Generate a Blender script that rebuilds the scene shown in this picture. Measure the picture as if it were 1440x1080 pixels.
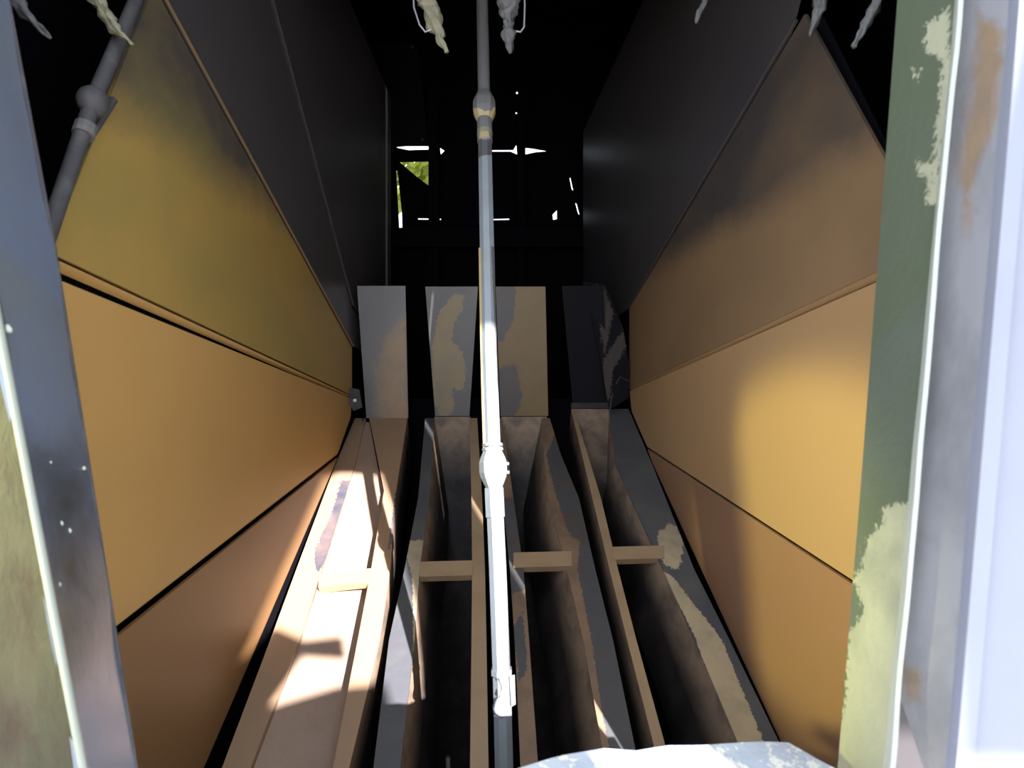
import bpy, bmesh, math, random
from mathutils import Vector, Matrix, noise
from mathutils.geometry import tessellate_polygon
random.seed(7)
for o in list(bpy.data.objects): bpy.data.objects.remove(o)
C = bpy.context.scene.collection
SC = bpy.context.scene

# ---------------------------------------------------------------- frame of reference
F = 700.0                      # focal length in pixels of the 1440 wide frame
TH = math.radians(8.0)         # the camera looks down by this much
cT, sT = math.cos(TH), math.sin(TH)
def W(x, y, z):                # site axes along the line of sight -> world axes (z up)
    return Vector((x, y*cT + z*sT, -y*sT + z*cT))
def P(px, py, d): return W((px-720)/F*d, d, -(py-540)/F*d)
CH = 0.64; C0 = -1.662         # rim plane of the chutes: z = C0 + CH*y
def T(px, py):
    k = -(py-540)/F; d = C0/(k-CH); return P(px, py, d)
def LW(px, py, X=-0.72):
    d = X/((px-720)/F); return P(px, py, d)
def RWx(d): return 0.78-0.09*d
def RW(px, py, off=0.0):
    d = (0.78+off)/((px-720)/F+0.09); return P(px, py, d)
def pix(v):                    # where a point of the site is in the photograph
    y = v.y*cT - v.z*sT; z = v.y*sT + v.z*cT
    return (720+F*v.x/y, 540-F*z/y) if y > 0.05 else (-9999, -9999)

# ---------------------------------------------------------------- camera, sky, sun, exposure
cam = bpy.data.cameras.new('camera'); cam.sensor_width = 36; cam.lens = 36*F/1440
cam.clip_start = 0.02
co = bpy.data.objects.new('camera', cam); C.objects.link(co)
co.rotation_euler = (math.pi/2-TH, 0, 0); SC.camera = co
cam.dof.use_dof = True; cam.dof.focus_distance = 1.9; cam.dof.aperture_fstop = 4.5
wd = bpy.data.worlds.new('sky'); SC.world = wd; wd.use_nodes = True
bg = wd.node_tree.nodes['Background']; bg.inputs[0].default_value = (0.80, 0.88, 1.0, 1); bg.inputs[1].default_value = 2.3
SUN = W(-0.6, 1.0, -0.56).normalized()
sl = bpy.data.lights.new('sun', 'SUN'); sl.energy = 15; sl.angle = math.radians(0.5); sl.color = (1.0, 0.96, 0.98)
so = bpy.data.objects.new('sun', sl); C.objects.link(so)
so.rotation_euler = SUN.to_track_quat('-Z', 'Y').to_euler(); so.location = -SUN*6
# added spot standing in for yellow light thrown back from outside
yl = bpy.data.lights.new('bounce_fill', 'SPOT'); yl.energy = 285; yl.color = (0.93, 0.92, 0.34); yl.shadow_soft_size = 0.07
yl.spot_size = math.radians(17); yl.spot_blend = 0.45
yo = bpy.data.objects.new('bounce_fill', yl); C.objects.link(yo)
yo.location = W(-1.85, -0.6, 0.25)
yo.rotation_euler = (RW(1130, 765)-yo.location).to_track_quat('-Z', 'Y').to_euler()
SC.view_settings.view_transform = 'Standard'; SC.view_settings.look = 'None'
SC.view_settings.gamma = 1; SC.view_settings.use_curve_mapping = False
SC.view_settings.exposure = 0.55

# ---------------------------------------------------------------- materials
def mat(name, base, alt=None, rough=0.55, metal=0.0, scale=9.0, edge=0.30, stain=None, stain_amt=0.4,
        stain_scale=3.0, bump=0.15, grain=0.12, stretch=(1,1,1), spec=0.4, soft=0.012):
    """painted metal: base coat, 'wear' attribute uncovers alt with a ragged edge, or fades to it as painted shade; soft stains on top"""
    m = bpy.data.materials.new(name); m.use_nodes = True
    nt = m.node_tree; N = nt.nodes; L = nt.links
    b = N['Principled BSDF']; b.inputs['Roughness'].default_value = rough
    b.inputs['Metallic'].default_value = metal; b.inputs['Specular IOR Level'].default_value = spec
    tc = N.new('ShaderNodeTexCoord'); mp = N.new('ShaderNodeMapping'); mp.inputs['Scale'].default_value = stretch
    L.new(tc.outputs['Object'], mp.inputs[0]); co_ = mp.outputs[0]
    def nz(sc, det=5, dist=0.0, r=0.6):
        n = N.new('ShaderNodeTexNoise'); n.inputs['Scale'].default_value = sc; n.inputs['Detail'].default_value = det
        n.inputs['Roughness'].default_value = r; n.inputs['Distortion'].default_value = dist
        L.new(co_, n.inputs['Vector']); return n.outputs['Fac']
    def ramp(src, a, b_):
        r = N.new('ShaderNodeMapRange'); r.inputs['From Min'].default_value = a; r.inputs['From Max'].default_value = b_
        L.new(src, r.inputs['Value']); return r.outputs[0]
    def mix(fac, a, b_):
        x = N.new('ShaderNodeMix'); x.data_type = 'RGBA'
        if isinstance(fac, float): x.inputs[0].default_value = fac
        else: L.new(fac, x.inputs[0])
        for i, c in ((6, a), (7, b_)):
            if isinstance(c, tuple): x.inputs[i].default_value = (*c, 1)
            else: L.new(c, x.inputs[i])
        return x.outputs[2]
    def scl(src, k):
        x = N.new('ShaderNodeMath'); x.operation = 'MULTIPLY'; L.new(src, x.inputs[0]); x.inputs[1].default_value = k; return x.outputs[0]
    col = base
    if alt:
        at = N.new('ShaderNodeAttribute'); at.attribute_name = 'wear'
        ad = N.new('ShaderNodeMath'); ad.operation = 'ADD'; L.new(at.outputs['Fac'], ad.inputs[0])
        L.new(scl(nz(scale*3, 8, 0.6, 0.7), edge), ad.inputs[1])
        msk = ramp(ad.outputs[0], 0.5+edge*0.5-soft, 0.5+edge*0.5+soft)
        col = mix(msk, base, alt)
        hb = msk
    if stain:
        col = mix(scl(ramp(nz(stain_scale, 6, 0.25), 0.45, 0.72), stain_amt), col, stain)
    dark = tuple(c*(1-2.2*grain) for c in base)
    g = mix(scl(ramp(nz(scale*0.9, 7, 0.1), 0.35, 0.75), grain*2), col, dark)
    L.new(g, b.inputs['Base Color'])
    if bump:
        bn = N.new('ShaderNodeBump'); bn.inputs['Strength'].default_value = bump; bn.inputs['Distance'].default_value = 0.004
        if alt:
            am = N.new('ShaderNodeMath'); am.operation = 'SUBTRACT'; L.new(nz(scale*2, 6), am.inputs[0])
            L.new(scl(msk, 0.8), am.inputs[1]); L.new(am.outputs[0], bn.inputs['Height'])
        else: L.new(nz(scale*2, 6), bn.inputs['Height'])
        L.new(bn.outputs[0], b.inputs['Normal'])
    return m
TAN = (0.36, 0.205, 0.075); PRI = (0.085, 0.088, 0.098); CREAM = (0.62, 0.50, 0.30)
M = {}
M['panel'] = mat('ochre_panel', (0.50, 0.285, 0.092), rough=0.45, scale=3, stain=(0.42, 0.25, 0.085), stain_scale=2.2, stain_amt=0.5, bump=0.03, grain=0.03)
M['panel_right'] = mat('brown_ochre_panel', (0.46, 0.285, 0.14), rough=0.45, scale=3, stain=(0.48, 0.29, 0.12), stain_scale=2.2, stain_amt=0.5, bump=0.03, grain=0.03)
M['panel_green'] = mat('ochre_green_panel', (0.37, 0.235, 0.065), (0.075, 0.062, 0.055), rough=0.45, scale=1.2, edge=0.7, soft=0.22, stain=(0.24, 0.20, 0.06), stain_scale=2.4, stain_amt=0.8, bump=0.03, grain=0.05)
M['seam'] = mat('dull_seam_paint', (0.20, 0.13, 0.065), rough=0.5, scale=10, stain=(0.10, 0.075, 0.05), bump=0.1)
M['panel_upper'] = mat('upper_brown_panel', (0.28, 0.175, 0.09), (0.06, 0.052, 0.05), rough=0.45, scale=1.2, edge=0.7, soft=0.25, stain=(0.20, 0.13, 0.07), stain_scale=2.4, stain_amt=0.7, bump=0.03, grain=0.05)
M['panel_russet'] = mat('russet_panel', (0.32, 0.175, 0.10), rough=0.45, scale=3, stain=(0.34, 0.21, 0.10), stain_scale=1.8, stain_amt=0.5, bump=0.03, grain=0.03)
M['panel_brown'] = mat('brown_panel', (0.24, 0.125, 0.05), rough=0.45, scale=3, stain=(0.25, 0.16, 0.07), stain_scale=1.8, stain_amt=0.5, bump=0.03, grain=0.03)
M['panel_dark'] = mat('sooty_panel', (0.066, 0.060, 0.062), rough=0.38, scale=6, stain=(0.10, 0.085, 0.07), stain_scale=2.0, bump=0.05)
M['soot'] = mat('soot', (0.006, 0.005, 0.008), rough=0.8, bump=0.0, spec=0.1)
M['soot_grey'] = mat('soot_grey', (0.016, 0.015, 0.019), (0.10, 0.085, 0.075), rough=0.8, scale=30, edge=1.0, bump=0.2, spec=0.1)
M['coat'] = mat('peeling_tan_coat', (0.27, 0.175, 0.11), PRI, rough=0.5, scale=30, edge=1.0, stain=(0.10, 0.075, 0.055), stain_scale=9, stain_amt=0.7, bump=0.3, grain=0.05)
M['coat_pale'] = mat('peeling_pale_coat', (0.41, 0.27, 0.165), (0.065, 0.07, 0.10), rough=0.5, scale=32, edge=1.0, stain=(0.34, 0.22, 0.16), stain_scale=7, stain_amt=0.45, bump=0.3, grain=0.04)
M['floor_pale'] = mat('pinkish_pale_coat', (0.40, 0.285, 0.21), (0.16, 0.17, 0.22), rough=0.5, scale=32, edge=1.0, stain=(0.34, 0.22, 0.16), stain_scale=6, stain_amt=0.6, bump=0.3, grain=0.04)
M['inner'] = mat('soiled_shaded_inner', (0.38, 0.27, 0.19), (0.012, 0.011, 0.014), rough=0.6, scale=4, edge=0.6, soft=0.45, stain=(0.05, 0.045, 0.045), stain_scale=10, stain_amt=0.8, bump=0.1, grain=0.05)  # alt is painted-in shade for the chute depths
M['primer'] = mat('grey_primer', (0.09, 0.092, 0.102), (0.52, 0.42, 0.27), rough=0.45, scale=30, edge=1.0, stain=(0.15, 0.14, 0.12), stain_scale=7, stain_amt=0.5, bump=0.25, grain=0.05)
M['back2'] = mat('grey_primer_back', (0.19, 0.19, 0.195), (0.36, 0.29, 0.17), rough=0.42, scale=22, edge=1.0, stain=(0.22, 0.21, 0.20), stain_scale=5, stain_amt=0.5, bump=0.25, grain=0.05)
M['back1'] = mat('grey_back_sheet', (0.24, 0.24, 0.25), (0.42, 0.32, 0.22), rough=0.36, metal=0.2, scale=14, edge=1.0, soft=0.2, stain=(0.26, 0.25, 0.25), stain_scale=6, stain_amt=0.7, bump=0.2, grain=0.05)
M['back3'] = mat('ochre_back_sheet', (0.27, 0.19, 0.095), (0.13, 0.13, 0.14), rough=0.45, scale=14, edge=1.0, soft=0.08, stain=(0.19, 0.12, 0.075), stain_scale=6, bump=0.2, grain=0.04)
M['bar'] = mat('tan_bar', (0.40, 0.28, 0.165), rough=0.5, scale=15, grain=0.06, stain=(0.25, 0.16, 0.10), stain_scale=9, bump=0.1)
M['pole'] = mat('white_pole_paint', (0.225, 0.25, 0.27), (0.09, 0.085, 0.085), rough=0.4, scale=20, edge=0.3, stain=(0.15, 0.17, 0.16), stain_scale=14, bump=0.25)
M['pole_dark'] = mat('grey_pole_paint', (0.16, 0.155, 0.155), (0.42, 0.33, 0.18), rough=0.5, scale=30, edge=0.4, bump=0.3)
M['pole_side'] = mat('yellowed_pole_paint', (0.36, 0.25, 0.09), rough=0.5, scale=20, bump=0.2)
M['postL'] = mat('blue_grey_post', (0.20, 0.235, 0.32), (0.05, 0.055, 0.05), rough=0.35, metal=0.35, scale=4, edge=1.0, soft=0.4, stain=(0.24, 0.24, 0.16), stain_scale=4, stain_amt=0.6, bump=0.15)
M['postLf'] = mat('mossy_rusted_post', (0.045, 0.042, 0.018), (0.03, 0.011, 0.003), rough=0.6, scale=10, edge=0.9, soft=0.2, stain=(0.085, 0.07, 0.04), stain_scale=12, stain_amt=0.7, bump=0.4, stretch=(2, 2, 0.7))
M['bead'] = mat('pale_fleck_highlight', (0.62, 0.66, 0.56), rough=0.35, scale=20, stain=(0.75, 0.8, 0.85), bump=0.2)  # pale tone paints the sunlit post edge; also used for flecks
M['bead_left'] = mat('dull_edge_highlight', (0.30, 0.33, 0.28), rough=0.4, scale=20, stain=(0.22, 0.23, 0.16), bump=0.2)  # left edge highlight painted as a paler tone
M['postR'] = mat('green_grey_post', (0.115, 0.14, 0.09), (0.46, 0.46, 0.32), rough=0.5, scale=45, edge=1.0, grain=0.05, stain=(0.14, 0.16, 0.15), stain_scale=5, stain_amt=0.7, bump=0.25)
M['postRf'] = mat('dirty_mauve_face', (0.36, 0.355, 0.38), (0.36, 0.24, 0.14), rough=0.5, scale=8, edge=0.9, soft=0.15, grain=0.05, stain=(0.10, 0.10, 0.10), stain_scale=6, stain_amt=0.7, bump=0.3, stretch=(2, 2, 0.6))
M['leaf'] = mat('white_blue_cover', (0.29, 0.305, 0.37), rough=0.4, scale=8, stain=(0.25, 0.26, 0.33), stain_scale=5, bump=0.15)
M['sill'] = mat('pale_blue_sheet', (0.42, 0.47, 0.64), (0.8, 0.8, 0.82), rough=0.5, scale=25, edge=1.0, bump=0.5)
M['crust'] = mat('cream_grey_crust', (0.27, 0.25, 0.16), rough=0.8, scale=60, stain=(0.18, 0.18, 0.17), stain_scale=30, stain_amt=0.8, bump=0.8)
M['crust_grey'] = mat('grey_crust', (0.12, 0.12, 0.12), rough=0.8, scale=60, stain=(0.22, 0.21, 0.18), stain_scale=30, stain_amt=0.8, bump=0.8)
M['wire'] = mat('grey_wire', (0.35, 0.34, 0.36), rough=0.4, metal=0.5, scale=20, bump=0)
M['rod'] = mat('grey_rod', (0.055, 0.052, 0.056), rough=0.75, scale=20, stain=(0.2, 0.19, 0.18), stain_scale=15, bump=0.3)
M['outside'] = mat('olive_leafy_board', (0.42, 0.46, 0.05), rough=0.8, scale=10, stain=(0.2, 0.26, 0.03), bump=0.2)
M['yard'] = mat('concrete_yard', (0.42, 0.40, 0.36), rough=0.9, scale=5, bump=0.2)
M['casing'] = mat('dull_casing', (0.20, 0.20, 0.20), rough=0.6, scale=6, bump=0.1)

# ---------------------------------------------------------------- helpers
def thing(name, label, cat, loc, group=None):
    o = bpy.data.objects.new(name, None); o.location = loc; o.empty_display_size = 0.05
    o['label'] = label; o['category'] = cat
    if group: o['group'] = group
    C.objects.link(o); return o
def struct(name, loc=(0, 0, 0)):
    o = bpy.data.objects.new(name, None); o.location = loc; o['kind'] = 'structure'; C.objects.link(o); return o
def wloc(o):
    v = Vector(o.location)
    while o.parent: o = o.parent; v += Vector(o.location)
    return v
def link(name, verts, faces, m, parent=None, wear=None, smooth=False, label=None, mats=None, fm=None):
    """verts are world positions; the object's origin is put at the middle of them"""
    c = Vector((0, 0, 0))
    for v in verts: c += v
    c /= len(verts)
    me = bpy.data.meshes.new(name); me.from_pydata([tuple(v-c) for v in verts], [], faces)
    me.materials.append(m)
    if mats:
        for k in mats: me.materials.append(k)
        for p, i in zip(me.polygons, fm): p.material_index = i
    bm = bmesh.new(); bm.from_mesh(me); bmesh.ops.recalc_face_normals(bm, faces=bm.faces); bm.to_mesh(me); bm.free()
    if wear:
        a = me.attributes.new('wear', 'FLOAT', 'POINT')
        a.data.foreach_set('value', [wear(v) for v in verts])
    if smooth: me.polygons.foreach_set('use_smooth', [True]*len(me.polygons))
    o = bpy.data.objects.new(name, me); C.objects.link(o)
    if parent: o.parent = parent; o.location = c-wloc(parent)
    else: o.location = c
    if label: o['label'] = label
    return o
def normal(pts):
    n = Vector((0, 0, 0))
    for i in range(len(pts)):
        a, b = pts[i], pts[(i+1) % len(pts)]
        n += a.cross(b)
    return n.normalized()
def plate(name, loops, m, th=0.006, parent=None, away=None, **k):
    """flat sheet from an outline (and holes); thickness grows away from the point 'away' (default: camera)"""
    if not isinstance(loops[0], (list, tuple)): loops = [loops]
    n = normal(loops[0]); ref = Vector((0, 0, 0)) if away is None else away
    if (loops[0][0]-ref).dot(n) < 0: n = -n
    vs = [v for l in loops for v in l]; N_ = len(vs)
    tr = tessellate_polygon([[Vector(v) for v in l] for l in loops])
    fs = [tuple(t) for t in tr] + [tuple(i+N_ for i in reversed(t)) for t in tr]
    b = 0
    for l in loops:
        for i in range(len(l)):
            a, c = b+i, b+(i+1) % len(l); fs.append((a, c, c+N_, a+N_))
        b += len(l)
    return link(name, vs+[v+n*th for v in vs], fs, m, parent, **k)
def strip(name, rows, m, th=0.006, nu=6, nv=14, parent=None, n=None, wob=0.0, **k):
    """sheet lofted through rows of (left, right) points, with thickness; dense enough to carry a wear map"""
    R = []
    for i in range(len(rows)-1):
        for j in range(nv):
            t = j/nv
            R.append((rows[i][0].lerp(rows[i+1][0], t), rows[i][1].lerp(rows[i+1][1], t)))
    R.append(rows[-1])
    if n is None:
        n = normal([rows[0][0], rows[0][1], rows[-1][1], rows[-1][0]])
        if rows[0][0].dot(n) < 0: n = -n
    vs = []
    for a, b in R:
        for q in range(nu+1):
            v = a.lerp(b, q/nu)
            if wob: v = v + n*wob*noise.noise(v*9)
            vs.append(v)
    w = nu+1; H = len(R); N_ = len(vs); fs = []
    vs += [v+n*th for v in vs]
    for i in range(H-1):
        for q in range(nu):
            a = i*w+q; fs.append((a, a+1, a+w+1, a+w)); fs.append((a+N_, a+w+N_, a+w+1+N_, a+1+N_))
    rim = [q for q in range(w)]+[i*w+nu for i in range(1, H)]+[(H-1)*w+q for q in range(nu-1, -1, -1)]+[i*w for i in range(H-2, 0, -1)]
    for i in range(len(rim)):
        a, b = rim[i], rim[(i+1) % len(rim)]; fs.append((a, a+N_, b+N_, b))
    return link(name, vs, fs, m, parent, **k)
def tube(name, pts, rad, m, parent=None, sides=12, rot=0.0, jit=0.0, **k):
    pts = [Vector(p) for p in pts]; rad = rad if isinstance(rad, (list, tuple)) else [rad]*len(pts)
    vs = []; fs = []
    d0 = (pts[1]-pts[0]).normalized(); up = Vector((0, -1, 0)) if abs(d0.y) < 0.8 else Vector((0, 0, 1))
    for i, p in enumerate(pts):
        d = (pts[min(i+1, len(pts)-1)]-pts[max(i-1, 0)]).normalized()
        a = d.cross(up).normalized(); b = a.cross(d).normalized()
        for s in range(sides):
            an = rot+2*math.pi*s/sides; r = rad[i]*(1+jit*(noise.noise(p*40+Vector((s*3.1, 0, 0)))))
            vs.append(p+(a*math.cos(an)+b*math.sin(an))*r)
    for i in range(len(pts)-1):
        for s in range(sides):
            q = (s+1) % sides; fs.append((i*sides+s, i*sides+q, (i+1)*sides+q, (i+1)*sides+s))
    fs.append(tuple(range(sides-1, -1, -1))); fs.append(tuple((len(pts)-1)*sides+s for s in range(sides)))
    return link(name, vs, fs, m, parent, **k)
def sd(px, py, poly):
    best = 1e9; ins = False; n = len(poly)
    for i in range(n):
        x1, y1 = poly[i]; x2, y2 = poly[(i+1) % n]
        if (y1 > py) != (y2 > py) and px < (x2-x1)*(py-y1)/(y2-y1)+x1: ins = not ins
        dx, dy = x2-x1, y2-y1; t = max(0, min(1, ((px-x1)*dx+(py-y1)*dy)/(dx*dx+dy*dy+1e-9)))
        best = min(best, math.hypot(px-x1-t*dx, py-y1-t*dy))
    return best if ins else -best
def worn(*polys, soft=26.0, base=0.0):
    """wear map: 1 inside the outlined flaked areas, 0 outside, a short ramp between for the ragged edge"""
    def f(v):
        x, y = pix(v); s = max(sd(x, y, p) for p in polys)
        return max(base, min(1.0, 0.5+s/soft))
    return f

# ---------------------------------------------------------------- shell of the machine (soot black)
def shell(name, pts, th=0.02, away=None, m=None):
    r = struct(name); plate('sheet', pts, m or M['soot'], th, r, away=Vector((0, 1.8, 0)) if away is None else away); return r
X0, X1, ZB, ZT, YF, YB = -1.25, 1.20, -1.75, 3.1, 0.64, 3.9
shell('ceiling', [W(X0, YF, ZT), W(X1, YF, ZT), W(X1, YB, ZT), W(X0, YB, ZT)])
shell('floor', [W(X0, YF, ZB), W(X1, YF, ZB), W(X1, YB, ZB), W(X0, YB, ZB)])
shell('wall_outer_left', [W(X0, YF, ZB), W(X0, YB, ZB), W(X0, YB, ZT), W(X0, YF, ZT)])
shell('wall_outer_right', [W(X1, YF, ZB), W(X1, YB, ZB), W(X1, YB, ZT), W(X1, YF, ZT)])
# far wall with the torn slits the daylight comes through
def far(px, py): return P(px, py, YB)
wb = struct('wall_back')
def hole(*p): return [far(*q) for q in p]
plate('back_sheet', [[W(X0, YB, ZB), W(X1, YB, ZB), W(X1, YB, ZT), W(X0, YB, ZT)],
    hole((549, 204), (556, 207), (604, 202), (605, 210), (575, 211), (560, 208)),
    hole((619, 208), (625, 212), (620, 217)),
    hole((692, 211), (722, 211), (726, 204), (727, 217), (718, 213), (692, 213)),
    hole((739, 208), (748, 209), (769, 212.5), (752, 214), (739, 217)),
    hole((562, 228), (607, 227), (612, 238), (615, 270), (588, 250)),
    hole((557, 240), (559, 240), (565, 300), (566, 345), (563, 345)),
    hole((588, 307), (620, 307.5), (620, 309), (588, 308.5)),
    hole((694, 308), (716, 307.5), (716, 309), (694, 309.3)),
    hole((801, 250), (802, 250), (806, 268), (804, 266)), hole((809, 285), (811, 287), (815, 302), (813, 300)),
    hole((777, 302), (783, 296), (783, 308), (778, 309)),
    hole((726, 129), (729, 129), (729, 132), (726, 132)),
    hole((725, 158), (727, 158), (727, 160), (725, 160))], M['soot'], 0.004, wb)
# dark frame members in front of the far wall
for nm, x, y0, y1, w, d, lab in (('frame_column', 611, -60, 420, 7, 3.7, 'black steel column in the dark left of the pole, beside the far slits'),
                            ('frame_column', 733, -60, 420, 5, 3.7, 'black steel column in the dark right of the pole, between two far slits')):
    t = thing(nm, lab, 'column', P(x, y1, d))
    a = w/F*d
    for dy, q in ((0, 'web'), (0.05, 'flange')):
        ww = a*(0.6 if q == 'web' else 1)
        cpx = P(x, 0, d).x
        plate(q, [W(cpx-ww, d-dy, 0.95-0), W(cpx+ww, d-dy, 0.95), W(cpx+ww, d-dy, ZT), W(cpx-ww, d-dy, ZT)] if False else
              [P(x, y1, d)+Vector((-ww, -dy, 0)), P(x, y1, d)+Vector((ww, -dy, 0)), P(x, y0, d)+Vector((ww, -dy, 0)), P(x, y0, d)+Vector((-ww, -dy, 0))], M['soot'], 0.045 if q == 'flange' else 0.05, t)
t = thing('crossbeam', 'black steel crossbeam running across the dark under the far slits', 'beam', P(700, 330, 3.6))
bm_ = [P(500, 322, 3.6), P(850, 322, 3.6), P(850, 345, 3.6), P(500, 345, 3.6)]
plate('web', bm_, M['soot'], 0.01, t)
plate('flange', [bm_[0], bm_[1], bm_[1]+Vector((0, 0.08, 0)), bm_[0]+Vector((0, 0.08, 0))], M['soot'], 0.01, t, away=P(700, 330, 3.6)+Vector((0, 0, -3)))
plate('flange', [bm_[3], bm_[2], bm_[2]+Vector((0, 0.08, 0)), bm_[3]+Vector((0, 0.08, 0))], M['soot'], 0.01, t, away=P(700, 330, 3.6)+Vector((0, 0, 3)))
for pts, lab in (([(509, 62), (586, 58), (603, 205), (510, 205)], 'dull black access sheet high on the far wall left of the pole'),):
    t = thing('access_sheet', lab, 'panel', P(550, 205, 3.84))
    plate('sheet', [P(x, y, 3.8) for x, y in pts], M['soot_grey'], 0.01, t)
    for x, y in ((516, 70), (580, 66), (594, 196), (516, 196)):
        tube('bolt', [P(x, y, 3.8), P(x, y, 3.785)], 0.012, M['rod'], t, 6)
# the greenery board and yard outside the far slits
t = thing('leafy_hedge', 'olive green hedge seen through the triangular tear in the far wall', 'hedge', W(-0.8, 4.6, 0.9))
hv = []; hf = []
for i in range(700):
    c = W(-1.12+random.random()*0.6, 4.45+random.random()*0.2, 1.60+random.random()*0.44)
    a = Vector((random.uniform(-1, 1), random.uniform(-.3, .3), random.uniform(-1, 1))).normalized()*0.045; b = a.cross(Vector((random.uniform(-.4, .4), 1, random.uniform(-.4, .4)))).normalized()*0.025
    k = len(hv); hv += [c-a, c+b, c+a, c-b]; hf.append((k, k+1, k+2, k+3))
for x in (-0.85, -0.6, -0.4): tube('stem', [W(x-0.1, 4.55, 1.8), W(x, 4.55, 0.5), Vector((x, 4.7, -1.9))], 0.02, M['rod'], t, 6)
o = link('foliage', hv, hf, M['outside'], t); o['kind'] = 'stuff'

# ---------------------------------------------------------------- side walls of separate sheets
def wl(d, z, x=-0.72): return W(x, d, z)
wL = struct('wall_left', wl(1.4, -0.3))
BIG = -1.0
def shade_up(cut, w):                # painted shade that deepens up the upper sheets
    def f(v):
        y = v.y*cT-v.z*sT; z = v.y*sT+v.z*cT
        return max(0, min(1, 0.35+(z-cut(y))/w))
    return f
def gridquad(name, a, b, c, d, m, th, parent, wear=None, **k):
    return strip(name, [(a, b), (d, c)], m, th, 18, 24, parent, wear=wear, **k)
g = 0.006
# sheets from the top down: upper dark, second dark, large ochre, middle ochre, lower ochre
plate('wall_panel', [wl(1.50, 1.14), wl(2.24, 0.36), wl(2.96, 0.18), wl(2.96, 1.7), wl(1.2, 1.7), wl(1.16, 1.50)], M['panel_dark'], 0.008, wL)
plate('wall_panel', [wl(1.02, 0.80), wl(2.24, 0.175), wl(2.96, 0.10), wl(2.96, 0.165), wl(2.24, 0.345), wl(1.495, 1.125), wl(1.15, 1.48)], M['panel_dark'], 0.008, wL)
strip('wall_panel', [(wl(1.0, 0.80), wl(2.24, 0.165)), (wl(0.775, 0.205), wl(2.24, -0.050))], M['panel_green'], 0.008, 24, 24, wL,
      wear=lambda v: max(0, min(1, 0.36+((v.y*sT+v.z*cT)-0.48)/0.30)))  # shade painted in: sheet darkens toward its top
plate('wall_panel', [wl(0.775, 0.168), wl(2.24, -0.067), wl(2.22, -0.15), wl(2.06, -0.285), wl(0.80, -0.452), wl(0.70, -0.46), wl(0.70, 0.18)], M['panel'], 0.008, wL)
plate('wall_panel', [wl(0.80, -0.476), wl(2.055, -0.306), wl(1.15, -0.905), wl(0.80, -1.13)], M['panel_brown'], 0.008, wL)
tube('seam_ridge', [wl(1.01, 0.802, -0.714), wl(2.24, 0.17, -0.714)], 0.004, M['seam'], wL, 6)
tube('seam_ridge', [wl(1.2, 1.45, -0.714), wl(1.50, 1.135, -0.714), wl(2.24, 0.355, -0.714)], 0.0035, M['panel_dark'], wL, 6)
plate('folded_lip', [wl(0.775, 0.200, -0.722), wl(2.24, -0.055, -0.722), wl(2.24, -0.063, -0.735), wl(0.775, 0.188, -0.735)], M['panel'], 0.003, wL, away=wl(1.4, 2, -0.72))
plate('folded_lip', [wl(0.80, -0.452, -0.722), wl(2.06, -0.287, -0.722), wl(2.06, -0.296, -0.74), wl(0.80, -0.462, -0.74)], M['panel'], 0.003, wL, away=wl(1.4, 2, -0.72))
plate('backing', [wl(0.70, -1.2, -0.76), wl(2.9, -1.2, -0.76), wl(2.9, 0.9, -0.76), wl(1.1, 0.75, -0.76), wl(0.80, 0.16, -0.76)], M['soot'], 0.004, wL)

def wr(d, z, off=0.0): return W(RWx(d)+off, d, z)
wR = struct('wall_right', wr(1.4, -0.3))
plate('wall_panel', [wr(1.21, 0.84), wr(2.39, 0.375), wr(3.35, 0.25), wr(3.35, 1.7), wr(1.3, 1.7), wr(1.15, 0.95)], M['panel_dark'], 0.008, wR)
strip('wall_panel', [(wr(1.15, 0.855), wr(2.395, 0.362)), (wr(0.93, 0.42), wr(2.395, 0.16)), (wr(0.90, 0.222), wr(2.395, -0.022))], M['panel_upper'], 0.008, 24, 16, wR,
      wear=lambda v: max(0, min(1, 0.42+((v.y*sT+v.z*cT)-0.46)/0.22)))  # dimming of the upper wall painted in, darker with height
plate('wall_panel', [wr(0.75, 0.21), wr(0.90, 0.202), wr(2.395, -0.034), wr(2.36, -0.13), wr(2.158, -0.272), wr(0.75, -0.425)], M['panel_right'], 0.008, wR)
plate('wall_panel', [wr(0.75, -0.434), wr(2.155, -0.281), wr(2.10, -0.33), wr(1.27, -0.87), wr(1.02, -1.02), wr(0.75, -1.0)], M['panel_russet'], 0.008, wR)
tube('seam_ridge', [wr(1.17, 0.855, -0.006), wr(2.395, 0.365, -0.006)], 0.005, M['panel_dark'], wR, 6)
plate('folded_lip', [wr(0.90, 0.222, 0.002), wr(2.395, -0.022, 0.002), wr(2.395, -0.030, 0.015), wr(0.90, 0.212, 0.015)], M['panel_right'], 0.003, wR, away=wr(1.4, 2))
plate('backing', [wr(0.75, -1.1, 0.04), wr(3.3, -1.1, 0.04), wr(3.3, 0.9, 0.04), wr(1.15, 0.85, 0.04), wr(0.85, 0.2, 0.04)], M['soot'], 0.004, wR)

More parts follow.
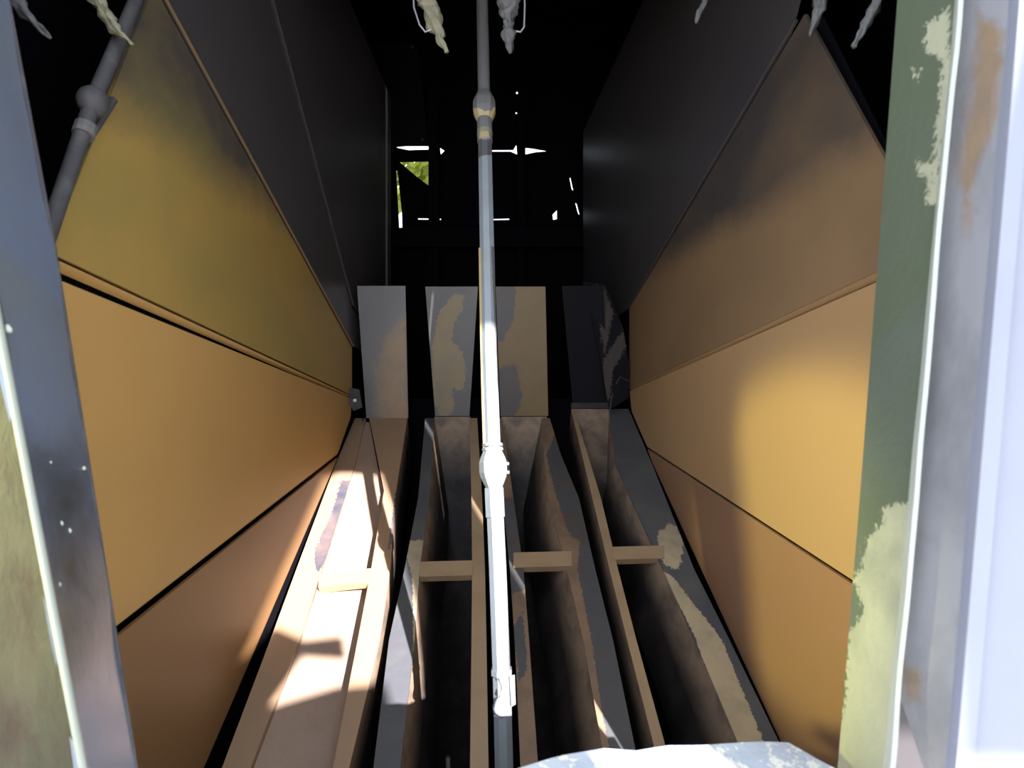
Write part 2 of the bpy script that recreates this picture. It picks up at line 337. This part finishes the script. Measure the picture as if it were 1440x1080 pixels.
# rod along the front edge of the left wall
pr = [LW(205, -30, -0.69), LW(160, 75, -0.69), LW(130, 145, -0.69), LW(98, 240, -0.69), LW(66, 335, -0.69), LW(40, 420, -0.69)]
t = thing('edge_pipe', 'dull grey pipe running up the front edge of the left ochre wall', 'pipe', pr[-1])
tube('pipe', pr, 0.011, M['rod'], t, 12, smooth=True)
def ball(name, c, r, m, parent, ax=Vector((0, 0, 1)), k=1.2, sides=16, **kw):
    ax = ax.normalized(); pts = []; rr = []
    for i in range(9):
        a = -math.pi/2*0.93+math.pi*0.93*i/8; pts.append(c+ax*math.sin(a)*r*k); rr.append(max(0.001, math.cos(a)*r))
    return tube(name, pts, rr, m, parent, sides, smooth=True, **kw)
ball('coupling', LW(131, 143, -0.69), 0.022, M['rod'], t, pr[0]-pr[2])
tube('pipe_collar', [LW(122, 176, -0.69), LW(117, 190, -0.69)], 0.015, M['crust_grey'], t, 12)
tube('wall_strap', [LW(160, 140, -0.71), LW(112, 215, -0.71)], 0.006, M['rod'], t, 8)

# ---------------------------------------------------------------- the four chutes
UP = W(0, -CH, 1).normalized()      # normal of the rim plane, pointing up
def rail(rows):                      # rows of (py, left px, right px) on the rim plane
    return [(T(a, y), T(b, y)) for y, a, b in rows]
def side(rows, which, depth, lean=0.0):
    out = []
    for y, a, b in rows:
        v = T(a if which == 'l' else b, y); out.append((v, v-UP*depth+Vector((lean, 0, 0))))
    return out
def chute(label, back, backm, backw, L_, R_, lm, rm, lw, rw, lside, rside, ldepth, rdepth, bar, floor_pts, floorm, lean=(0, 0)):
    base = T((L_[-1][1]+R_[-1][2])/2, 1180)-UP*0.25
    t = thing('chute', label, 'chute', base)
    if back: strip('back_plate', [(P(*back[0], 2.24), P(*back[1], 2.24)), (T(*back[3]), T(*back[2]))], backm, 0.006, 12, 30, t, wear=backw)
    strip('rim_flange', rail(L_), lm, 0.006, 6, 14, t, n=-UP, wear=lw)
    strip('rim_flange', rail(R_), rm, 0.006, 6, 14, t, n=-UP, wear=rw)
    for rows, sd_, dp, ln in ((L_, lside, ldepth, lean[0]), (R_, rside, rdepth, lean[1])):
        s = side(rows, sd_, dp, ln)
        s = [(a-UP*0.006, b) for a, b in s]
        nn = Vector((-1, 0, 0)) if (sd_ == 'r') else Vector((1, 0, 0))
        strip('side_plate', s, M['inner'], 0.006, 8, 10, t, n=nn, wear=lambda v, s=s, dp=dp: min(1.0, max(0.0, -2.3*((v-s[0][0]).dot(UP))/dp-0.1)))  # recess shade painted in: side blackens with depth
    if floor_pts: strip('bottom_plate', floor_pts, floorm, 0.006, 6, 14, t, wear=None if floorm is M['floor_pale'] else (lambda v: min(1.0, max(0.0, (floor_pts[0][0].z-v.z)/0.30-0.05))))  # bottoms blacken downward as painted shade, except the pale one
    (x0, y0), (x1, y1), hgt = bar
    a, b = T(x0, y0), T(x1, y1)
    c = [a, b, T(x1, y1+hgt), T(x0, y0+hgt)]
    up = UP*0.004; vs = [v+up for v in c]+[v-UP*0.022 for v in c]
    o = link('cross_bar', vs, [(0, 1, 2, 3), (7, 6, 5, 4), (0, 4, 5, 1), (1, 5, 6, 2), (2, 6, 7, 3), (3, 7, 4, 0)], M['bar'], t)
    return t
# chute 1: broad sunlit one on the left
L1 = [(588, 499, 514), (650, 473, 500), (800, 417, 452), (900, 380, 421), (1080, 312, 352), (1190, 270, 309)]
R1 = [(588, 519, 573), (690, 540, 557), (800, 522, 549), (900, 503, 534), (1080, 468, 491), (1190, 447, 466)]
def drop(rows, dep): return [(T(a, y)-UP*(0.007+d*0.12), T(b, y)-UP*(0.007+d)) for (y, a, b), d in zip(rows, dep)]
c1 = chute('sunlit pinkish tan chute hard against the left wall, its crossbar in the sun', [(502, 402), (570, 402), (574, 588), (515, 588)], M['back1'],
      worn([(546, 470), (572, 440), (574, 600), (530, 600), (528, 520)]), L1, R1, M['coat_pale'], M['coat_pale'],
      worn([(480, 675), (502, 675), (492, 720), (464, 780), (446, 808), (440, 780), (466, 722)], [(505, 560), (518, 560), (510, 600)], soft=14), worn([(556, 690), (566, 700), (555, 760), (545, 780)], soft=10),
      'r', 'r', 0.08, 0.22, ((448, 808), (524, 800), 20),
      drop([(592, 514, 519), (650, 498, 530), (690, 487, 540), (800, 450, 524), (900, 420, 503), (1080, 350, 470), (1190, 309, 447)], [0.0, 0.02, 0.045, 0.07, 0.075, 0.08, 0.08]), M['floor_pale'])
# chute 2
L2 = [(588, 598, 611), (700, 588, 604), (800, 569, 590), (900, 547, 583), (1080, 525, 563), (1190, 512, 551)]
R2 = [(588, 660, 671), (700, 663, 678), (800, 664, 682), (900, 663, 684), (1080, 661, 687), (1190, 660, 689)]
c2 = chute('chute with a tan flaked streak on its grey back plate, just left of the pole', [(598, 403), (672, 403), (660, 585), (612, 585)], M['back2'],
      worn([(638, 412), (654, 414), (650, 436), (640, 452), (634, 480), (648, 490), (655, 520), (652, 550), (634, 545), (640, 575), (622, 590), (608, 560), (608, 480), (618, 440)], soft=20),
      L2, R2, M['primer'], M['bar'], worn([(566, 760), (596, 760), (596, 812), (580, 812)], [(580, 800), (590, 800), (592, 960), (582, 970)], soft=10), None,
      'r', 'l', 0.30, 0.30, ((590, 791), (665, 789), 21),
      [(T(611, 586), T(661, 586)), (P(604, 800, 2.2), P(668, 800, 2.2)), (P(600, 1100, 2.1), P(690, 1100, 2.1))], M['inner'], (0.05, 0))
# chute 3
L3 = [(588, 697, 706), (700, 707, 722), (800, 717, 736), (900, 724, 744), (1080, 732, 757), (1190, 737, 765)]
R3 = [(588, 762, 773), (640, 765, 789), (700, 771, 814), (800, 797, 837), (900, 820, 862), (1080, 852, 899), (1190, 872, 925)]
c3 = chute('chute with an ochre and grey back plate, just right of the pole', [(697, 403), (767, 403), (771, 585), (704, 585)], M['back3'],
      worn([(690, 395), (725, 395), (722, 450), (706, 480), (690, 480)], [(695, 520), (725, 510), (735, 560), (722, 590), (695, 590)], soft=14),
      L3, R3, M['coat'], M['coat'], worn([(700, 700), (740, 700), (738, 830), (728, 832), (712, 840)], [(722, 880), (735, 860), (742, 940), (730, 960)], soft=14),
      worn([(768, 640), (785, 600), (830, 720), (905, 1090), (866, 1090), (848, 1010), (832, 900), (812, 800), (816, 760), (800, 752), (780, 690)], soft=12),
      'r', 'l', 0.30, 0.30, ((722, 778), (804, 776), 21),
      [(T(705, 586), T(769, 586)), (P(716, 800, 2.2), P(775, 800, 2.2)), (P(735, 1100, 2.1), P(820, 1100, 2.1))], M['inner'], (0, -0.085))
# chute 4
L4 = [(575, 803, 807), (700, 833, 845), (800, 857, 869), (900, 882, 895), (1050, 920, 936), (1190, 956, 974)]
R4 = [(575, 856, 884), (655, 866, 918), (800, 932, 976), (900, 977, 1026), (1040, 1036, 1094), (1190, 1098, 1166)]
c4 = chute('soot-blackened chute at the right wall, tan flakes left on its dark rim', [(790, 402), (848, 402), (857, 574), (806, 574)], M['soot_grey'],
      lambda v: 0.1, L4, R4, M['bar'], M['primer'], None,
      worn([(925, 745), (950, 735), (962, 765), (955, 800), (940, 800), (925, 780)], [(928, 800), (945, 810), (1000, 880), (1015, 900), (1060, 1010), (1100, 1100), (1000, 1100), (1010, 990), (975, 890)], soft=12),
      'l', 'l', 0.30, 0.30, ((861, 770), (934, 768), 18),
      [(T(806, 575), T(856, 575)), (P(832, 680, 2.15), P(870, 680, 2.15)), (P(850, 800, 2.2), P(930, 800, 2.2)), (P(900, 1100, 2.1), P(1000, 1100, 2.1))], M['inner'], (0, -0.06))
# flaked gusset between the fourth chute and the right wall
gp = [(822, 396), (850, 400), (870, 440), (883, 480), (889, 545), (874, 556), (857, 576), (848, 500), (835, 450)]
o = strip('gusset', [(P(820, 396, 2.26), P(851, 400, 2.30)), (P(835, 460, 2.28), P(876, 460, 2.33)), (P(848, 520, 2.30), P(886, 520, 2.36)), (P(857, 576, 2.31), P(884, 560, 2.36))], M['soot_grey'], 0.006, 16, 12, c4,
      wear=worn([(838, 400), (850, 405), (862, 440), (850, 500), (845, 470)], [(848, 505), (880, 460), (885, 480), (862, 520), (858, 560), (848, 570)], soft=22), label='black gusset plate with grey flakes')
tube('gusset_edge', [P(857, 578, 2.30), P(863, 545, 2.33), P(872, 530, 2.33), P(884, 536, 2.34)], 0.003, M['rod'], c4, 6)
plate('end_lip', [T(803, 574)+UP*0.03, T(858, 574)+UP*0.03, T(858, 574), T(803, 574)], M['rod'], 0.004, c4)
# little bracket where the first chute meets the wall seam
t = thing('wall_bracket', 'small dark bracket where the left wall seam meets the first chute', 'bracket', P(500, 572, 2.23))
plate('bracket_plate', [P(489, 545, 2.2), P(505, 548, 2.2), P(509, 573, 2.2), P(497, 578, 2.2), P(485, 556, 2.2)], M['rod'], 0.01, t)
tube('bolt', [P(499, 563, 2.2), P(499, 563, 2.19)], 0.008, M['wire'], t, 6)
# sooty sheets between and below the chutes
fl = struct('floor_hopper')
fl.name = 'trim_1'
plate('sheet', [P(380, 560, 2.75), P(1000, 560, 2.75), P(1200, 1300, 1.95), P(150, 1300, 1.95)], M['soot'], 0.01, fl)

# ---------------------------------------------------------------- pole
def pp(py):      # pole centre in the photograph
    k = [(-40, 677, 1.46), (0, 678, 1.42), (150, 681, 1.33), (300, 684, 1.24), (500, 688, 1.14), (655, 693.5, 1.08), (800, 700, 1.03), (960, 706, 0.99), (1080, 709, 0.965), (1180, 711, 0.945)]
    for (a, xa, da), (b, xb, db) in zip(k, k[1:]):
        if py <= b: t = (py-a)/(b-a); return P(xa+(xb-xa)*t, py, 1/(1/da*(1-t)+1/db*t))
    return P(*k[-1])
pt = thing('pole', 'upright jointed pole crossing the whole view, its lower half glaring white', 'pole', pp(1180))
def sq(name, ya, yb, w, m, n=10, rot=math.radians(58), wear=None, sides=4, lab=None, cut=None):
    pts = [pp(ya+(yb-ya)*i/n) for i in range(n+1)]
    return tube(name, pts, w, m, pt, sides, rot, wear=wear, label=lab)
tube('tube', [pp(y) for y in range(-40, 190, 20)], 0.0165, M['pole_dark'], pt, 14, smooth=True, wear=lambda v: 0.1, label='dull grey upper tube')
tube('tube', [pp(y) for y in range(200, 351, 15)], 0.0185, M['pole'], pt, 8, math.radians(22), wear=worn([(600, 195), (700, 195), (700, 215), (640, 230)], soft=20))
tube('tube', [pp(350+(660-350)*i/20) for i in range(21)], 0.0190, M['pole'], pt, 8, math.radians(22), wear=worn([(690, 330), (720, 330), (700, 560)], soft=10))
tube('tube', [pp(700+(1180-700)*i/24) for i in range(25)], 0.0188, M['pole'], pt, 8, math.radians(22), wear=worn([(713, 800), (730, 800), (730, 1000), (716, 960)], soft=10))
a = [pp(y)+Vector((-0.0155, -0.006, 0)) for y in (350, 450, 560, 650)]
tube('side_strip', a, 0.006, M['pole_side'], pt, 4, math.radians(45), label='yellowed strip down the left side')
def octo(name, y0, y1, w, m, lab=None, sides=10, wear=None):
    n = 8; pts = []; rr = []
    for i in range(n+1):
        t = i/n; pts.append(pp(y0+(y1-y0)*t)); e = abs(2*t-1); rr.append(w*(1-0.42*max(0, e-0.35)/0.65))
    return tube(name, pts, rr, m, pt, sides, math.radians(18), label=lab, wear=wear)
octo('coupling', 630, 686, 0.0310, M['pole'], 'white bulging coupling')
tube('ring', [pp(624), pp(628)], 0.0225, M['pole'], pt, 14); tube('ring', [pp(630), pp(634)], 0.0232, M['pole'], pt, 14)
for y in (652, 664): tube('nib', [pp(y)+Vector((0.028, 0, 0)), pp(y)+Vector((0.034, -0.002, 0))], 0.004, M['pole'], pt, 6)
tube('sleeve', [pp(686), pp(727)], 0.0212, M['pole'], pt, 8, math.radians(22))
octo('coupling', 131, 172, 0.0310, M['pole_dark'], 'grey coupling with an ochre crust', wear=worn([(660, 156), (670, 150), (684, 158), (698, 150), (700, 175), (660, 172)], soft=10))
tube('sleeve', [pp(168), pp(200)], 0.0200, M['pole_dark'], pt, 12, wear=worn([(660, 186), (700, 186), (700, 194), (660, 196)], soft=8))
tube('ring', [pp(186), pp(192)], 0.0205, M['crust'], pt, 12)
def lump(name, pts, rad, m, parent, seed=0, sides=18, sub=16, jit=1.1, **k):
    P2 = []; R2_ = []
    for i in range(len(pts)-1):
        for j in range(sub):
            t = j/sub; P2.append(pts[i].lerp(pts[i+1], t)); R2_.append(rad[i]+(rad[i+1]-rad[i])*t)
    P2.append(pts[-1]); R2_.append(rad[-1])
    P2 = [p+Vector((noise.noise(p*45+Vector((seed, 0, 0))), 0, noise.noise(p*45+Vector((0, seed, 0)))))*rad[0]*0.5 for p in P2]
    R2_ = [max(0.001, r*(0.8+0.5*noise.noise(p*70))) for r, p in zip(R2_, P2)]
    return tube(name, P2, R2_, m, parent, sides, jit=jit, smooth=True, **k)
lump('paint_drip', [pp(944)+Vector((0, -0.012, 0)), pp(990)+Vector((0, -0.012, 0)), pp(1008)+Vector((0.002, -0.010, 0))], [0.013, 0.013, 0.006], M['pole'], pt, 3, label='lumpy white paint drip')
tube('ring', [pp(940), pp(948)], 0.0215, M['pole'], pt, 8, math.radians(22))
plate('tab', [pp(944)+Vector((0.016, -0.016, 0)), pp(944)+Vector((0.026, -0.010, 0)), pp(985)+Vector((0.026, -0.010, 0)), pp(985)+Vector((0.018, -0.016, 0))], M['pole'], 0.003, pt)

# ---------------------------------------------------------------- crusts and hooks hanging from above
def hang(label, pts, rads, d, m, seed, cat='crust', nm='hanging_crust'):
    v = [P(x, y, d) for x, y in pts]
    t = thing(nm, label, cat, v[0])
    top = v[0]+Vector((0, 0, 1)); top.z = v[0].z+max(0.05, 1.2-(v[0].y*sT+v[0].z*cT)); t.location = top
    lump('clump', [top]+v, [rads[0]/F*d*0.6]+[r/F*d for r in rads], m, t, seed)
    return t
hang('cream crust hanging from above, its tip slanting toward the pole', [(590, -40), (600, 0), (613, 40), (628, 74)], [12, 13, 10, 3], 1.15, M['crust'], 1)
hang('greyer ragged crust hanging straight down just right of the pole', [(716, -40), (716, 10), (715, 45), (718, 74)], [11, 13, 10, 3], 1.15, M['crust_grey'], 2)
hang('blurred grey crust in the top left corner beside the left post', [(8, -30), (30, 10), (50, 35), (70, 52)], [11, 9, 7, 2], 0.75, M['crust_grey'], 3)
hang('long pale crust hanging by the top of the left wall', [(120, -30), (140, 5), (160, 38), (185, 62)], [9, 9, 7, 2], 0.85, M['crust'], 4)
hang('thin grey crust hanging left of the dark upper right wall', [(996, -30), (990, 5), (978, 32)], [6, 5, 2], 1.1, M['crust_grey'], 5)
hang('dim grey crust hanging at the corner of the upper right wall', [(1160, -30), (1152, 10), (1140, 50)], [10, 9, 2], 0.95, M['crust_grey'], 6)
hang('slanting grey sliver of crust beside the green right post', [(1245, -30), (1225, 20), (1200, 66)], [6, 6, 5], 0.8, M['crust_grey'], 8)
for pts, lab in (([(582, 10), (590, 35), (598, 45), (606, 42)], 'thin wire hook left of the cream crust'),
                 ([(738, 8), (737, 38), (732, 45), (726, 44)], 'thin wire hook right of the greyer crust')):
    v = [P(x, y, 1.06) for x, y in [(pts[0][0]-6, -205)]+pts]
    t = thing('wire_hook', lab, 'hook', v[1]); tube('shank', v[:3], 0.0018, M['wire'], t, 6); tube('bend', v[2:], 0.0018, M['wire'], t, 6)

# ---------------------------------------------------------------- hatch: posts, cover, sill, front wall
def FP(px, py, d): return P(px, py, d)
def post_rows(xa, da, xb, db):   # xa, xb : functions of py
    return [(P(xa(y), y, da), P(xb(y), y, db)) for y in (-700, -260, 0, 350, 700, 1080, 1400)]
li = lambda y: 10+ (y*0.186 if y < 350 else 65+(y-350)*0.1575)
lo = lambda y: 2+(y-480)*0.19-0
pl = thing('hatch_post', 'blue-grey and mossy rusted steel post at the left edge of the hatch', 'post', P(li(1080)-60, 1400, 0.56))
strip('inner_face', [(P(lo(y), y, 0.50), P(li(y), y, 0.62)) for y in (-700, -260, 0, 350, 700, 1080, 1400)], M['postL'], 0.006, 10, 20, pl,
      wear=worn([(40, 640), (140, 640), (150, 900), (80, 960)], soft=160), wob=0.003)
strip('front_face', [(P(lo(y)-260, y, 0.47), P(lo(y), y, 0.50)) for y in (-700, -260, 0, 350, 700, 1080, 1400)], M['postLf'], 0.006, 20, 20, pl,
      wear=worn([(22, 780), (36, 790), (50, 880), (40, 930), (28, 880)], [(0, 985), (22, 985), (24, 1060), (4, 1070)], soft=70, base=0.36), wob=0.004)
tube('edge_bead', [P(lo(y)+1, y, 0.497) for y in (-700, -260, 0, 350, 480, 600, 700, 850, 1080, 1400)], 0.0036, M['bead_left'], pl, 8, smooth=True, label='post edge with a painted pale highlight')
tube('back_edge', [P(li(y)+1, y, 0.622) for y in (-700, -260, 0, 350, 700, 1080, 1400)], 0.0025, M['rod'], pl, 8)
for x, y, r in ((12, 462, 6), (86, 736, 3.5), (97, 746, 3.5), (84, 822, 2.5), (70, 650, 2), (118, 658, 2.5)):
    f = (x-lo(y))/(li(y)-lo(y)); d = 0.50*0.62/(0.62+(0.50-0.62)*f)-0.002
    c = P(x, y, d); lump('paint_fleck', [c+Vector((0, 0, r/F*d)), c, c-Vector((0, 0, r/F*d))], [r/F*d*.5, r/F*d, r/F*d*.5], M['bead'], pl, x, 8, 2)
ri = lambda y: 1262-0.0755*y if y < 700 else 1209-(y-700)*0.082
ro = lambda y: 1342-0.0925*y
pr_ = thing('hatch_post', 'green-grey steel post with flaking pale paint at the right of the hatch', 'post', P(1230, 1400, 0.6))
flk = worn([(1258, 708), (1300, 706), (1290, 1100), (1170, 1100), (1190, 960), (1192, 890), (1216, 860), (1198, 812), (1212, 800), (1216, 765), (1240, 735), (1245, 712)],
           [(1300, 40), (1335, 10), (1335, 70), (1320, 80), (1300, 72)], [(1290, 228), (1318, 226), (1316, 250), (1292, 246)], [(1326, 75), (1340, 75), (1318, 290), (1300, 290), (1315, 200)], [(1282, 100), (1293, 97), (1290, 115)], soft=48)
strip('inner_face', [(P(ri(y), y, 0.64), P(ro(y), y, 0.54)) for y in (-700, -260, 0, 350, 700, 900, 1080, 1400)], M['postR'], 0.006, 24, 40, pr_, wear=flk)
strip('bright_edge', [(P(ro(y), y, 0.535), P(ro(y)+(5 if y < 600 else 8), y, 0.515)) for y in (-700, -260, 0, 350, 700, 1080, 1400)], M['bead'], 0.004, 2, 20, pr_, wob=0.002, label='post edge painted bright for sun glare')
rf = lambda y: 1432-0.083*y
strip('front_face', [(P(ro(y)+7, y, 0.555), P(rf(y)+60, y, 0.50)) for y in (-700, -260, 0, 350, 700, 960)]+[(P(1300, 1080, 0.55), P(1400, 1080, 0.50)), (P(1390, 1400, 0.55), P(1450, 1400, 0.50))], M['postRf'], 0.006, 16, 24, pr_,
      wear=worn([(1375, 20), (1410, 40), (1400, 170), (1372, 240), (1360, 330), (1350, 250)], [(1270, 940), (1295, 940), (1295, 985), (1275, 985)], soft=60, base=0.22), wob=0.004)
strip('notch_sheet', [(P(1225, 900, 0.60), P(1370, 900, 0.60)), (P(1215, 1400, 0.60), P(1500, 1400, 0.60))], M['panel_dark'], 0.006, 4, 6, pr_)
hc = thing('hatch_cover', 'pale blue-white hatch cover standing open at the right edge of the picture', 'cover', P(1600, 1400, 0.42))
strip('cover_sheet', [(P(rf(y), y, 0.42), P(rf(y)+520, y, 0.36)) for y in (-700, -260, 0, 350, 700, 1080, 1400)], M['leaf'], 0.012, 20, 20, hc, wob=0.006)
strip('rolled_edge', [(P(rf(y)-8, y, 0.424), P(rf(y)+2, y, 0.415)) for y in (-700, -260, 0, 350, 700, 1080, 1400)], M['leaf'], 0.012, 2, 16, hc)
# sill: thin crumpled sheet low in the hatch
rows = []
edge = [(560, 1092), (620, 1084), (660, 1082), (720, 1080), (780, 1068), (850, 1055), (895, 1058), (940, 1050), (1020, 1045), (1110, 1040), (1150, 1062), (1185, 1079), (1215, 1092)]
ZS = -0.45
def S(px, py): d = ZS/(-(py-540)/F); return P(px, py, d)
t = thing('hatch_sill', 'crumpled pale blue-white sheet lying over the bottom edge of the hatch', 'sill', W(0.2, 0.5, ZS))
near = [W((-0.18+0.52*i/(len(edge)-1))*1.1, 0.36, ZS-0.005) for i in range(len(edge))]
nR = [(S(*e), n_) for e, n_ in zip(edge, near)]
strip('sheet', nR, M['sill'], 0.004, 14, 5, t, n=W(0, 0, -1), wob=0.012, wear=lambda v: 0.45+0.2*noise.noise(v*30), smooth=False)
fr = [(a-W(0, 0, 0.006), a+W(0, 0.004, -0.03)) for a, b in nR]
strip('turned_down_edge', fr, M['sill'], 0.004, 2, 4, t, n=W(0, -1, 0), wear=lambda v: 0.4)

hd = struct('ceiling_hood'); plate('sheet', [W(X0, 0.655, 1.3), W(X1, 0.655, 1.3), W(X1, 1.42, 1.22), W(X0, 1.42, 1.22)], M['soot'], 0.01, hd)
# front wall of the machine round the hatch (mostly outside the picture)
wf = struct('wall_front')
ztop = 1.05
plate('front_sheet', [W(-2.0, 0.63, -2), W(-0.665, 0.63, -2), W(-0.665, 0.63, 3.3), W(-2.0, 0.63, 3.3)], M['casing'], 0.01, wf)
plate('front_sheet', [W(0.60, 0.66, -2), W(1.9, 0.66, -2), W(1.9, 0.66, 3.3), W(0.60, 0.66, 3.3)], M['casing'], 0.01, wf)
plate('front_sheet', [W(-0.68, 0.645, ztop), W(0.60, 0.645, ztop), W(0.60, 0.645, 3.3), W(-0.68, 0.645, 3.3)], M['casing'], 0.01, wf)
plate('front_sheet', [W(-0.62, 0.645, -2), W(0.60, 0.645, -2), W(0.60, 0.645, -0.55), W(-0.62, 0.645, -0.55)], M['casing'], 0.01, wf)

# unseen sheet added outside, cut out to shape the sun patches
dv = W(-0.6, 1.0, -0.56)*(-2.4)
def G(x, z): return W(x, 0.62, z)+dv
ws = struct('sun_mask', G(-0.3, -0.4))
plate('sun_mask_sheet', [G(-1.3, -0.9), G(0.09, -0.9), G(0.09, -0.40), G(-0.02, -0.41), G(-0.225, -0.46), G(-0.112, -0.327), G(0.02, -0.335), G(0.02, -0.265), G(-0.105, -0.28), G(-0.19, -0.24), G(-0.30, -0.345),
      G(0.045, 0.35), G(0.14, 0.43), G(0.31, 0.43), G(0.31, 0.25), G(0.262, -0.04), G(0.25, -0.30), G(0.25, -0.425), G(0.62, -0.425), G(0.62, 1.7), G(-1.3, 1.7)], M['casing'], 0.01, ws, away=Vector((0, 3, 0)))
# yard outside
yd = struct('floor_yard')
plate('slab', [Vector((-6, 4.3, -1.9)), Vector((6, 4.3, -1.9)), Vector((6, 10, -1.9)), Vector((-6, 10, -1.9))], M['yard'], 0.1, yd, away=Vector((0, 5, 5)))
plate('slab', [Vector((-6, -8, -1.9)), Vector((6, -8, -1.9)), Vector((6, 0.3, -1.9)), Vector((-6, 0.3, -1.9))], M['yard'], 0.1, yd, away=Vector((0, 0, 5)))
